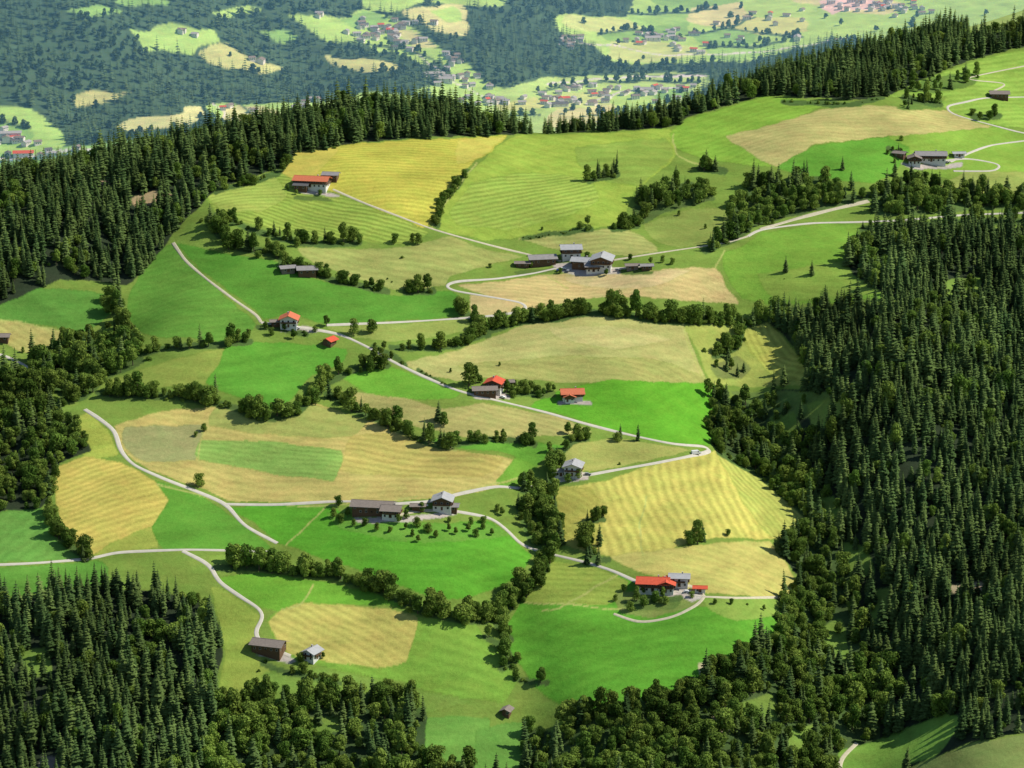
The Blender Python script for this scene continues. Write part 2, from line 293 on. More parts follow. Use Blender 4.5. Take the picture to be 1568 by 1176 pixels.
# far country
FA=Layer((72,104,60)); FA.tree[:]=1; FA.kf=1.3
g=FA.field
VG=(150,194,90); VT=(188,196,122); VD=(122,174,80)
g([(-140,150),(0,163),(40,165),(70,178),(92,195),(106,222),(60,250),(-140,270)],VG); g([(-140,180),(20,190),(60,205),(20,222),(-140,225)],VD)
g([(-140,235),(60,232),(200,215),(320,200),(330,215),(200,240),(0,300),(-140,300)],VD)
g([(105,152),(128,140),(150,137),(178,143),(205,140),(180,152),(150,158),(112,164)],(170,178,104)); g([(176,194),(200,184),(270,176),(285,165),(312,163),(308,178),(290,190),(250,198),(200,202)],VT)
g([(320,162),(420,158),(520,152),(560,140),(650,150),(640,165),(480,178),(430,190),(340,190)],VG); g([(340,165),(400,162),(430,175),(380,188),(345,180)],VT)
g([(200,42),(225,48),(262,34),(300,46),(330,48),(336,66),(305,70),(290,86),(245,76),(222,82),(212,64)],VG); g([(300,82),(318,70),(345,68),(385,85),(405,92),(430,106),(400,113),(375,106),(350,104),(320,96)],(176,188,108))
g([(325,20),(375,10),(400,15),(350,28)],VG); g([(100,15),(150,8),(190,16),(140,24)],VD); g([(170,-4),(230,-10),(260,4),(200,8)],VD); g([(392,50),(430,44),(462,56),(430,66)],VD)
g([(440,25),(490,22),(520,28),(560,12),(600,26),(640,48),(665,62),(695,92),(650,97),(600,78),(575,82),(550,66),(500,62),(480,44)],VG); g([(500,85),(530,92),(560,90),(628,103),(560,109),(510,103)],(178,188,110))
g([(520,30),(560,16),(600,28),(580,40),(540,42)],VD); g([(600,45),(640,50),(670,70),(640,74)],VT)
g([(560,-40),(640,-40),(650,0),(600,18),(560,10)],VG); g([(615,15),(660,10),(705,6),(722,36),(708,54),(670,50),(640,36)],VT); g([(655,18),(700,12),(712,32),(680,35)],VG)
g([(660,0),(780,-10),(770,12),(700,8)],VG)
g([(640,140),(670,130),(700,112),(745,125),(800,140),(840,160),(820,215),(740,200),(700,165)],VG); g([(680,95),(720,98),(736,118),(700,120)],VG)
g([(850,20),(960,24),(1000,-40),(1568,-60),(1568,60),(1290,60),(1230,72),(1150,92),(1080,102),(950,98),(905,70),(858,48)],VG)
MC=[(172,194,108),VD,(156,198,92),(138,188,86),(180,194,108),(120,170,74),(192,196,126)]
for k,p in enumerate([[(860,22),(960,28),(990,45),(920,52),(870,42)],[(960,28),(1000,5),(1060,12),(1050,35),(990,45)],[(1060,12),(1130,5),(1160,25),(1110,42),(1050,35)],[(1130,5),(1200,-5),(1250,10),(1230,30),(1160,25)],[(920,52),(990,45),(1050,35),(1060,52),(1000,62),(930,66)],[(1060,52),(1110,42),(1160,55),(1150,70),(1080,72)],[(1110,42),(1160,25),(1230,30),(1240,48),(1160,55)],[(930,66),(1000,62),(1060,70),(1080,85),(990,96),(935,88)],[(1080,72),(1150,70),(1200,62),(1190,80),(1120,92),(1080,90)],[(1200,-5),(1300,-10),(1380,5),(1360,25),(1250,10)],[(1240,48),(1300,30),(1360,28),(1330,50),(1260,62)],[(1000,-20),(1100,-25),(1130,5),(1060,12),(1000,5)]]): g(p,MC[(k*3)%7])
g([(740,150),(830,118),(1090,112),(1060,150),(1040,200),(930,210),(820,215),(760,190)],(156,194,98))
for k,p in enumerate([[(840,150),(930,140),(940,160),(850,170)],[(930,140),(1000,150),(1000,168),(940,160)],[(760,158),(820,150),(830,166),(770,172)],[(850,170),(940,160),(950,185),(840,195)],[(1000,135),(1060,130),(1050,150),(1005,152)]]): g(p,MC[(k*2)%7])
g([(1255,2),(1285,-4),(1330,-4),(1345,12),(1300,16),(1270,20)],(214,190,170))
FA.woods([(905,92),(980,98),(1060,98),(1130,92),(1100,110),(1000,108),(920,112)],1,(70,100,66))
for p in [[(915,55),(960,48),(1000,50)],[(1100,40),(1150,50),(1230,55)],[(960,20),(1040,20),(1100,15)],[(820,140),(900,128),(1070,124)],[(560,70),(620,75),(680,95)],[(940,112),(1000,118),(1080,112)],[(760,130),(820,120)],[(1160,25),(1110,42),(1060,52)],[(1200,62),(1150,72),(1080,74)],[(990,45),(1000,62)],[(700,170),(760,180),(830,176)],[(900,176),(980,172),(1040,168)],[(0,186),(50,196)],[(360,160),(400,180)]]:
    FA.line(p,1.8,(86,120,70),3)
for p,wd in [([(835,128),(900,122),(1085,115)],1.3),([(-100,250),(0,243),(170,226),(260,212),(330,200)],1.6),([(600,60),(650,90),(700,130),(780,160)],.8),([(860,68),(930,70),(1040,85),(1150,80),(1300,60)],.8),([(330,160),(345,175),(350,190)],.8),([(900,160),(960,140),(1060,132)],1.0)]:
    FA.line(p,wd,(220,220,206),0)
FA.line([(0,248),(90,240),(200,225)],0.9,(110,150,170),0)
def blur(a):
    b=a.copy(); b[1:-1,1:-1]=(a[1:-1,1:-1]*3+a[:-2,1:-1]+a[2:,1:-1]+a[1:-1,:-2]+a[1:-1,2:])/7; return b
FR.col=blur(FR.col); FA.col=blur(FA.col)
def wob(x,y):
    return 1.3*np.sin(x/9+y/13)+1.0*np.sin(x/4.3-y/5.1+1), 1.0*np.sin(x/7.7-y/11+2)+.8*np.sin(x/3.7+y/6.1)
def wobf(x,y):
    return 3.2*np.sin(x/28+y/44)+2.2*np.sin(x/13-y/21+1)+1.4*np.sin(x/7+y/12), 1.5*np.sin(x/33-y/50+2)+1.0*np.sin(x/15+y/26)
def lookup(L,u,v):
    ui=np.round(u+PAD-.5).astype(int); vi=np.round(v+PAD-.5).astype(int)
    ok=(ui>=0)&(ui<RW)&(vi>=0)&(vi<RH)
    return np.clip(ui,0,RW-1),np.clip(vi,0,RH-1),ok
# ------------------------------------------------------------------ materials
def newmat(name,rough=.9,spec=.1):
    m=bpy.data.materials.new(name); m.use_nodes=True; nt=m.node_tree; b=nt.nodes['Principled BSDF']
    b.inputs['Roughness'].default_value=rough; b.inputs['Specular IOR Level'].default_value=spec
    return m,nt,b
def N(nt,t,**k):
    n=nt.nodes.new(t)
    for a,v in k.items(): setattr(n,a,v)
    return n
def math_(nt,op,a,b=None,c=None):
    n=N(nt,'ShaderNodeMath',operation=op)
    for i,q in enumerate((a,b,c)):
        if q is None: continue
        if isinstance(q,(int,float)): n.inputs[i].default_value=q
        else: nt.links.new(q,n.inputs[i])
    return n.outputs[0]
def noise(nt,vec,scale,detail=3,rough=.55):
    n=N(nt,'ShaderNodeTexNoise'); n.inputs['Scale'].default_value=scale; n.inputs['Detail'].default_value=detail; n.inputs['Roughness'].default_value=rough
    nt.links.new(vec,n.inputs['Vector']); return n.outputs['Fac']
def simple(name,c,rough=.8,var=.2,scale=1.0,spec=.2):
    m,nt,b=newmat(name,rough,spec)
    geo=N(nt,'ShaderNodeNewGeometry'); f_=noise(nt,geo.outputs['Position'],scale,4)
    k=math_(nt,'MULTIPLY_ADD',f_,var*2,1-var)
    v=N(nt,'ShaderNodeVectorMath',operation='SCALE'); v.inputs[0].default_value=c; nt.links.new(k,v.inputs['Scale'])
    nt.links.new(v.outputs[0],b.inputs['Base Color']); return m
def ground_mat():
    m=bpy.data.materials.new('meadow_ground'); m.use_nodes=True; nt=m.node_tree; nt.nodes.clear(); L=nt.links
    out=N(nt,'ShaderNodeOutputMaterial'); b=N(nt,'ShaderNodeBsdfDiffuse'); L.new(b.outputs[0],out.inputs[0])
    col=N(nt,'ShaderNodeAttribute',attribute_name='land'); ph=N(nt,'ShaderNodeAttribute',attribute_name='mow')
    geo=N(nt,'ShaderNodeNewGeometry'); P=geo.outputs['Position']
    sep=N(nt,'ShaderNodeSeparateXYZ'); L.new(ph.outputs['Vector'],sep.inputs[0])
    st=N(nt,'ShaderNodeVectorMath',operation='MULTIPLY'); L.new(P,st.inputs[0]); st.inputs[1].default_value=(.018,.02,.28)
    n1=noise(nt,P,.028,4); n2=noise(nt,P,.42,5,.78); n3=noise(nt,P,.09,4,.6); n4=noise(nt,st.outputs[0],1.0,4,.6)
    s=math_(nt,'SINE',math_(nt,'ADD',math_(nt,'MULTIPLY',sep.outputs[0],6.2832),math_(nt,'MULTIPLY',n3,6.0)))
    s=math_(nt,'MULTIPLY',s,math_(nt,'MULTIPLY',sep.outputs[1],math_(nt,'MULTIPLY_ADD',n1,2.6,-.15)))
    k=math_(nt,'ADD',math_(nt,'MULTIPLY_ADD',n1,.7,.66),math_(nt,'MULTIPLY_ADD',n2,.8,-.40)); k=math_(nt,'ADD',k,s); k=math_(nt,'ADD',k,math_(nt,'MULTIPLY_ADD',n4,.7,-.35))
    v=N(nt,'ShaderNodeVectorMath',operation='SCALE'); L.new(col.outputs['Color'],v.inputs[0]); L.new(k,v.inputs['Scale'])
    mx=N(nt,'ShaderNodeMix',data_type='RGBA'); mx.blend_type='MULTIPLY'
    fac=math_(nt,'MULTIPLY_ADD',n3,2.4,-.85); cl=N(nt,'ShaderNodeClamp'); L.new(fac,cl.inputs[0])
    L.new(cl.outputs[0],mx.inputs[0]); L.new(v.outputs[0],mx.inputs[6]); mx.inputs[7].default_value=(1.20,1.0,1.1,1)
    L.new(mx.outputs[2],b.inputs['Color'])
    bp=N(nt,'ShaderNodeBump'); bp.inputs['Strength'].default_value=.6; bp.inputs['Distance'].default_value=.6
    L.new(n2,bp.inputs['Height']); L.new(bp.outputs[0],b.inputs['Normal'])
    return m
def leaf_mat(name,c,c2,transl=.25):
    m=bpy.data.materials.new(name); m.use_nodes=True; nt=m.node_tree; nt.nodes.clear(); L=nt.links
    out=N(nt,'ShaderNodeOutputMaterial'); oi=N(nt,'ShaderNodeObjectInfo'); geo=N(nt,'ShaderNodeNewGeometry')
    mix=N(nt,'ShaderNodeMix',data_type='RGBA'); mix.inputs[6].default_value=(*c,1); mix.inputs[7].default_value=(*c2,1)
    L.new(oi.outputs['Random'],mix.inputs[0])
    k=math_(nt,'MULTIPLY_ADD',noise(nt,geo.outputs['Position'],.7,2),1.4,.3)
    pk=noise(nt,geo.outputs['Position'],.014,2); k=math_(nt,'MULTIPLY',k,math_(nt,'MULTIPLY_ADD',pk,1.6,.2))
    v=N(nt,'ShaderNodeVectorMath',operation='SCALE'); L.new(mix.outputs[2],v.inputs[0]); L.new(k,v.inputs['Scale'])
    d=N(nt,'ShaderNodeBsdfDiffuse'); L.new(v.outputs[0],d.inputs[0])
    if transl>0:
        t=N(nt,'ShaderNodeBsdfTranslucent'); ms=N(nt,'ShaderNodeMixShader'); ms.inputs[0].default_value=transl
        L.new(v.outputs[0],t.inputs[0]); L.new(d.outputs[0],ms.inputs[1]); L.new(t.outputs[0],ms.inputs[2]); L.new(ms.outputs[0],out.inputs[0])
    else: L.new(d.outputs[0],out.inputs[0])
    return m
M_ground=ground_mat()
M_con=leaf_mat('spruce_needles',(.048,.088,.027),(.120,.172,.046),.12)
M_brd=leaf_mat('broadleaf_foliage',(.095,.175,.028),(.23,.31,.055),.3)
M_far=leaf_mat('distant_foliage',(.050,.098,.040),(.105,.165,.060),0)
M_trunk=simple('bark',(.09,.065,.045)); M_road=simple('pale_asphalt',(.52,.48,.385),.95,.22,.3,.05)
M_track=simple('gravel_track',(.50,.45,.31),1,.3,.5,0)
M_plaster=simple('white_plaster',(.68,.66,.59),.9,.12,.8); M_wood=simple('weathered_timber',(.13,.075,.04),.85,.35,1.5); M_wgrey=simple('grey_timber',(.20,.165,.13),.9,.3,1.5)
ROOF={'red':simple('red_tile_roof',(.58,.095,.045),.8,.3,.9),'orange':simple('orange_tile_roof',(.56,.16,.075),.8,.3,.9),'grey':simple('grey_sheet_roof',(.27,.25,.23),.7,.3,.5),
 'brown':simple('brown_shingle_roof',(.23,.19,.155),.85,.35,.9),'dark':simple('slate_roof',(.12,.115,.11),.7,.25,.9),'light':simple('light_metal_roof',(.38,.375,.36),.6,.25,.5)}
M_glass=simple('window_glass',(.03,.035,.04),.15,.1,1,.5); M_frame=simple('window_frame',(.5,.46,.40)); M_stone=simple('chimney_masonry',(.45,.40,.35)); M_white=simple('white_paint',(.8,.8,.78),.3,.03,1,.5); M_black=simple('tyre_rubber',(.02,.02,.02))
# ------------------------------------------------------------------ ground sheet
def grid_mesh(name,X,Y,Z):
    n,mm=X.shape
    me=bpy.data.meshes.new(name)
    co=np.stack([X,Y,Z],-1).astype(np.float32).reshape(-1)
    me.vertices.add(n*mm); me.vertices.foreach_set('co',co)
    i=np.arange(n*mm).reshape(n,mm)
    q=np.stack([i[:-1,:-1],i[:-1,1:],i[1:,1:],i[1:,:-1]],-1).reshape(-1,4).astype(np.int32)
    me.loops.add(q.size); me.loops.foreach_set('vertex_index',q.reshape(-1))
    me.polygons.add(len(q)); me.polygons.foreach_set('loop_start',np.arange(0,q.size,4,dtype=np.int32))
    try: me.polygons.foreach_set('loop_total',np.full(len(q),4,np.int32))
    except Exception: pass
    me.update(calc_edges=True)
    me.shade_smooth()
    return me
def link(ob): bpy.context.scene.collection.objects.link(ob); return ob
acol=np.concatenate([np.linspace(-.75,-.205,30,endpoint=False),np.linspace(-.205,.205,1060),np.linspace(.205,.75,31)[1:]])
yrow=np.concatenate([np.arange(-200,1380,40),np.arange(1380,2740,1.5),np.arange(2740,3400,14),np.arange(3400,6900,7.5),np.arange(6900,16000,130)]).astype(float)
A,Yg=np.meshgrid(acol,yrow); Xg=A*(np.maximum(Yg,0)+300*(Yg<900)*(1-np.clip(Yg/900,0,1)))
Zg=H(Xg,Yg)
me=grid_mesh('ground',Xg,Yg,Zg)
xf,yf,zf=Xg.ravel(),Yg.ravel(),Zg.ravel()
u,v,dep=project(xf,yf,zf)
wx,wy=wob(xf,yf); fx_,fy_=wobf(xf,yf)
col=np.zeros((len(xf),4),np.float32); col[:,3]=1; mow=np.zeros((len(xf),3),np.float32)
far=yf>3000
ui,vi,ok=lookup(FR,u+wx*.9,v+wy*.9)
cF=FR.col[vi,ui]; fid=FR.fid[vi,ui]
cF[~ok]=lin((70,96,40)); 
behind=yf>np.interp(xf,rx,ry)+15
cF[behind]=lin((50,66,28))
fid[~ok|far|behind]=0
uj,vj,okj=lookup(FA,u+fx_,v+fy_); cA=FA.col[vj,uj]; cA[~okj]=lin((72,104,60))
col[:,:3]=np.where(far[:,None],cA,cF)
for k,st in enumerate(FR.fields):
    if not st: continue
    sel=np.where(fid==k)[0]
    if len(sel)==0: continue
    (a,b,spc,amp,wb)=st
    ax,ay=base(*a); bx,by=base(*b); nx,ny=-(by-ay),(bx-ax); L_=math.hypot(nx,ny); nx/=L_; ny/=L_
    x_,y_=xf[sel],yf[sel]
    ph=(x_*nx+y_*ny)/spc+wb*.5*np.sin((x_*ny-y_*nx)/55+k)+wb*.3*np.sin((x_*ny-y_*nx)/23+2*k)
    mow[sel,0]=ph; mow[sel,1]=amp
at=me.attributes.new('land','FLOAT_COLOR','POINT'); at.data.foreach_set('color',col.ravel())
at=me.attributes.new('mow','FLOAT_VECTOR','POINT'); at.data.foreach_set('vector',mow.ravel())
me.materials.append(M_ground)
ground=link(bpy.data.objects.new('ground',me))
# ------------------------------------------------------------------ mesh builder
class MB:
    def __init__(s): s.v=[];s.f=[];s.m=[]
    def add(s,vs,fs,mi=0):
        o=len(s.v); s.v+= [tuple(q) for q in vs]; s.f+=[tuple(o+i for i in q) for q in fs]; s.m+=[mi]*len(fs)
    def box(s,x0,x1,y0,y1,z0,z1,mi=0):
        s.add([(x0,y0,z0),(x1,y0,z0),(x1,y1,z0),(x0,y1,z0),(x0,y0,z1),(x1,y0,z1),(x1,y1,z1),(x0,y1,z1)],
              [(0,3,2,1),(4,5,6,7),(0,1,5,4),(1,2,6,5),(2,3,7,6),(3,0,4,7)],mi)
    def mesh(s,name,mats,smooth=False):
        me=bpy.data.meshes.new(name); me.from_pydata(s.v,[],s.f); 
        for q in mats: me.materials.append(q)
        me.polygons.foreach_set('material_index',s.m)
        if smooth: me.shade_smooth()
        me.update(); return me
def cyl(mb,p0,p1,r0,r1,n=6,mi=0):
    p0=Vector(p0);p1=Vector(p1); d=(p1-p0).normalized(); a=d.orthogonal().normalized(); b=d.cross(a)
    vs=[]
    for p,r in((p0,r0),(p1,r1)):
        for i in range(n):
            t=2*math.pi*i/n; vs.append(p+a*r*math.cos(t)+b*r*math.sin(t))
    mb.add(vs,[(i,(i+1)%n,n+(i+1)%n,n+i) for i in range(n)]+[tuple(range(n,2*n))],mi)
def conifer(seed,h=20,r=3.3,tiers=17,fr=11,pw=.82):
    rd=random.Random(seed); mb=MB(); cyl(mb,(0,0,-1),(0,0,h*.96),.32,.04,6,1)
    z0=h*rd.uniform(.05,.12)
    for t in range(tiers):
        q=t/(tiers-1); z=z0+(h*.97-z0)*q**.93
        rad=r*((1-q)**pw+.05)*rd.uniform(.82,1.15)*(0.8+.2*min(1,q*6+.3))
        n=max(5,int(fr*(1-q*.55))); ph=rd.random()*6.28
        for i in range(n):
            a=ph+2*math.pi*(i+rd.uniform(-.35,.35))/n; L=rad*rd.uniform(.6,1.2); wd=L*math.pi/n*rd.uniform(.85,1.4)+.14
            dz=-L*rd.uniform(.2,.5); ca,sa=math.cos(a),math.sin(a)
            def P(l,w_,zz): return (ca*l-sa*w_,sa*l+ca*w_,z+zz)
            mb.add([P(0,0,.35),P(L*.62,wd,dz*.62-.25),P(L,0,dz+.15),P(L*.62,-wd,dz*.62-.25),P(L*.6,0,dz*.35+.2)],[(0,1,4),(1,2,4),(2,3,4),(3,0,4)],0)
    mb.add([(0,.2,h*.93),(.2,-.1,h*.93),(-.2,-.1,h*.93),(0,0,h*1.02)],[(0,1,3),(1,2,3),(2,0,3)],0)
    return mb
def broad(seed,h=12,r=5,nleaf=1500,ls=.5,lobes=11,trunk=True):
    rd=random.Random(seed); mb=MB(); cb=h*.12
    if trunk: cyl(mb,(0,0,-1),(0,0,h*.45),.35,.2,7,1)
    lb=[]
    for i in range(lobes):
        a=rd.random()*6.28; rr=r*.62*math.sqrt(rd.random()); zz=rd.uniform(cb+h*.12,h*.84)
        sc=1-.55*max(0,(zz-h*.5)/(h*.5))
        c=(math.cos(a)*rr*sc,math.sin(a)*rr*sc,zz); R_=r*rd.uniform(.3,.55)
        lb.append((c,R_)); 
        if trunk and i<6: cyl(mb,(0,0,h*.25),(c[0]*.8,c[1]*.8,c[2]*.9),.14,.05,5,1)
    lb.append(((0,0,h*.8),r*.4)); lb.append(((0,0,h*.5),r*.6))
    tot=sum(q[1]**2 for q in lb)
    for (c,R_) in lb:
        for k in range(int(nleaf*R_*R_/tot)):
            d=Vector((rd.gauss(0,1),rd.gauss(0,1),rd.gauss(0,1)+.25)).normalized()
            p=Vector(c)+Vector((d.x,d.y,d.z*.85))*R_*rd.uniform(.72,1.1)
            nrm=(d+Vector((rd.gauss(0,.4),rd.gauss(0,.4),rd.gauss(0,.4)))).normalized()
            a=nrm.orthogonal().normalized(); b=nrm.cross(a); t=rd.random()*6.28
            a,b=a*math.cos(t)+b*math.sin(t),b*math.cos(t)-a*math.sin(t)
            s_=ls*rd.uniform(.6,1.3)
            mb.add([p+a*s_,p+b*s_*.8+nrm*.1,p-a*s_*.9,p-b*s_*.8-nrm*.1],[(0,1,2,3)],0)
    return mb
def coll(name,items):
    c=bpy.data.collections.new(name)
    for i,(n,me) in enumerate(items):
        c.objects.link(bpy.data.objects.new('%s_%02d'%(n,i),me))
    return c
con_me=[conifer(i,h=20,r=rr,tiers=ti,pw=pw).mesh('spruce_tree',[M_con,M_trunk]) for i,(rr,ti,pw) in enumerate([(3.7,15,.8),(4.2,14,.7),(3.3,16,.9),(4.6,14,.75),(3.6,13,.65)])]
brd_me=[broad(20+i,h=hh,r=rr).mesh('broadleaf_tree',[M_brd,M_trunk]) for i,(hh,rr) in enumerate([(12,5.2),(13,4.8),(11,5.4),(14,4.4)])]
shr_me=[broad(40+i,h=hh,r=rr,nleaf=500,ls=.42,lobes=7,trunk=False).mesh('shrub',[M_brd,M_trunk]) for i,(hh,rr) in enumerate([(4.5,3),(3.5,3.2)])]
fcon=[conifer(60+i,h=20,r=rr,tiers=7,fr=7).mesh('far_spruce',[M_far,M_far]) for i,rr in enumerate([4.0,4.6,3.6])]
fbrd=[broad(70+i,h=12,r=5,nleaf=150,ls=1.4,lobes=6,trunk=False).mesh('far_broadleaf',[M_far,M_far]) for i in range(2)]
C_front=coll('tree_kinds',[('t',m) for m in con_me+brd_me+shr_me])   # 0-4 conifer 5-8 broad 9-10 shrub
C_far=coll('distant_tree_kinds',[('d',m) for m in fcon+fbrd])        # 0-2 ,3-4
def scatter(name,pos,idx,scl,rot,C):
    me=bpy.data.meshes.new(name); n=len(pos); me.vertices.add(n); me.vertices.foreach_set('co',np.asarray(pos,np.float32).ravel())
    a=me.attributes.new('kind','INT','POINT'); a.data.foreach_set('value',np.asarray(idx,np.int32))
    a=me.attributes.new('scl','FLOAT_VECTOR','POINT'); a.data.foreach_set('vector',np.asarray(scl,np.float32).ravel())
    a=me.attributes.new('rt','FLOAT_VECTOR','POINT'); a.data.foreach_set('vector',np.asarray(rot,np.float32).ravel())
    ob=link(bpy.data.objects.new(name,me))
    gn=bpy.data.node_groups.get('sc_'+C.name)
    if gn is None:
        gn=bpy.data.node_groups.new('sc_'+C.name,'GeometryNodeTree')
        gn.interface.new_socket('Geometry',in_out='INPUT',socket_type='NodeSocketGeometry'); gn.interface.new_socket('Geometry',in_out='OUTPUT',socket_type='NodeSocketGeometry')
        gi=gn.nodes.new('NodeGroupInput'); go=gn.nodes.new('NodeGroupOutput'); ci=gn.nodes.new('GeometryNodeCollectionInfo'); ip=gn.nodes.new('GeometryNodeInstanceOnPoints')
        ci.inputs['Collection'].default_value=C; ci.inputs['Separate Children'].default_value=True; ci.inputs['Reset Children'].default_value=True
        def na(nm,t):
            q=gn.nodes.new('GeometryNodeInputNamedAttribute'); q.data_type=t; q.inputs['Name'].default_value=nm; return q.outputs['Attribute']
        L=gn.links; L.new(gi.outputs[0],ip.inputs['Points']); L.new(ci.outputs[0],ip.inputs['Instance']); ip.inputs['Pick Instance'].default_value=True
        L.new(na('kind','INT'),ip.inputs['Instance Index']); L.new(na('scl','FLOAT_VECTOR'),ip.inputs['Scale']); L.new(na('rt','FLOAT_VECTOR'),ip.inputs['Rotation'])
        L.new(ip.outputs[0],go.inputs[0])
    md=ob.modifiers.new('scatter','NODES'); md.node_group=gn
    return ob
def mk(n,idx,base_s,var=.18,tall=.12):
    s=base_s*(1+rng.normal(0,var,n)).clip(.45,1.6)
    scl=np.stack([s*rng.uniform(.85,1.18,n),s*rng.uniform(.85,1.18,n),s*(1+rng.normal(0,tall,n)).clip(.7,1.35)],1)
    rot=np.stack([rng.normal(0,.03,n),rng.normal(0,.03,n),rng.uniform(0,6.283,n)],1)
    return scl,rot
# front forest
sp0=5.6
gx,gy=np.meshgrid(np.arange(-640,640,sp0),np.arange(1300,3050,sp0))
gx=(gx+rng.uniform(-.5,.5,gx.shape)*sp0).ravel(); gy=(gy+rng.uniform(-.5,.5,gy.shape)*sp0).ravel()
k=np.abs(gx)<.215*gy+10; gx,gy=gx[k],gy[k]; gz=H(gx,gy)
u,v,_=project(gx,gy,gz); ui,vi,ok=lookup(FR,u+rng.normal(0,2.5,len(u)),v+rng.normal(0,1.5,len(u)))
cls=np.where(ok,FR.tree[vi,ui],1)
beh=gy>np.interp(gx,rx,ry)+2
cls=np.where(beh,np.where((u>810)&(u<830)|(u>1480),0,1),cls)
pn=np.sin(gx/33+gy/41)+np.sin(gx/17-gy/23+1)+.6*np.sin(gx/9+gy/12)
rnd=rng.random(len(gx))
keep=np.select([cls==1,cls==2,cls==3,cls==4,cls==5],[rnd<.86-.35*(pn>1.25),rnd<.78,rnd<.8,rnd<.25,rnd<.012],False)&(gy<np.interp(gx,rx,ry)+140)
gx,gy,gz,cls,pn=gx[keep],gy[keep],gz[keep],cls[keep],pn[keep]
n=len(gx); r2=rng.random(n)
pc=np.select([cls==1,cls==2,cls==3,cls==4],[.93-.38*(pn>1.25),.32-.24*(pn>0),.10,.3],0.)
isc=r2<pc
idx=np.where(isc,rng.integers(0,5,n),rng.integers(5,9,n)); sh=(~isc)&((rng.random(n)<.15)|(cls==5)); idx=np.where(sh,rng.integers(9,11,n),idx)
scl,rot=mk(n,idx,.84,.25); scl[cls>1]*=.92; scl[cls==4]*=.7; scl[cls==5]*=.6; scl[(idx>4)&(idx<9)]*=1.08
scl*=(1+.10*np.sin(gx/47-gy/39))[:,None]
scatter('hillside_forest',np.stack([gx,gy,gz-.3],1),idx,scl,rot,C_front)
print('front trees',n)
# far forest
sp1=12.5
gx,gy=np.meshgrid(np.arange(-1600,1600,sp1),np.arange(3150,7600,sp1))
gx=(gx+rng.uniform(-.5,.5,gx.shape)*sp1).ravel(); gy=(gy+rng.uniform(-.5,.5,gy.shape)*sp1).ravel()
k=np.abs(gx)<.205*gy+10; gx,gy=gx[k],gy[k]; gz=H(gx,gy); u,v,_=project(gx,gy,gz); fx_,fy_=wobf(gx,gy); ui,vi,ok=lookup(FA,u+fx_,v+fy_)
pn=np.sin(gx/90+gy/130)+np.sin(gx/50-gy/80+1)+.5*np.sin(gx/25+gy/31)
cls=np.where(ok,FA.tree[vi,ui],1); rnd=rng.random(len(gx)); keep=((cls==1)&(rnd<.93-.2*(pn>1.2)))|((cls==3)&(rnd<.8))|((cls==0)&(rnd<.010))
gx,gy,gz,cls,pn=gx[keep],gy[keep],gz[keep],cls[keep],pn[keep]; n=len(gx)
isc=(rng.random(n)<np.where(pn>.7,.3,.88))&(cls==1); idx=np.where(isc,rng.integers(0,3,n),rng.integers(3,5,n)); scl,rot=mk(n,idx,.88,.25)
scl[:,:2]*=1.15
scatter('distant_forest',np.stack([gx,gy,gz-.3],1),idx,scl,rot,C_far); print('far trees',n)
# hedgerows
for pts,jit,hs,spc,cf in HED:
    p=smooth_poly(pts,False,6); W3=unproj(p[:,0],p[:,1])
    d=np.r_[0,np.cumsum(np.hypot(*(np.diff(W3[:,:2],axis=0).T)))]
    nn=max(2,int(d[-1]/spc*1.4)); t=np.sort(rng.uniform(0,d[-1],nn)); x_=np.interp(t,d,W3[:,0])+rng.normal(0,jit*.5,nn); y_=np.interp(t,d,W3[:,1])+rng.normal(0,jit*.5,nn)
    idx=np.where(rng.random(nn)<cf,rng.integers(0,5,nn),rng.integers(5,9,nn)); idx=np.where(rng.random(nn)<.28,rng.integers(9,11,nn),idx)
    scl,rot=mk(nn,idx,hs*.88,.28,.15); scl[idx<5]*=.8
    if hs<.45: idx[:]=rng.integers(9,11,nn); scl*=1.3
    scatter('hedgerow',np.stack([x_,y_,H(x_,y_)-.3],1),idx,scl,rot,C_front)
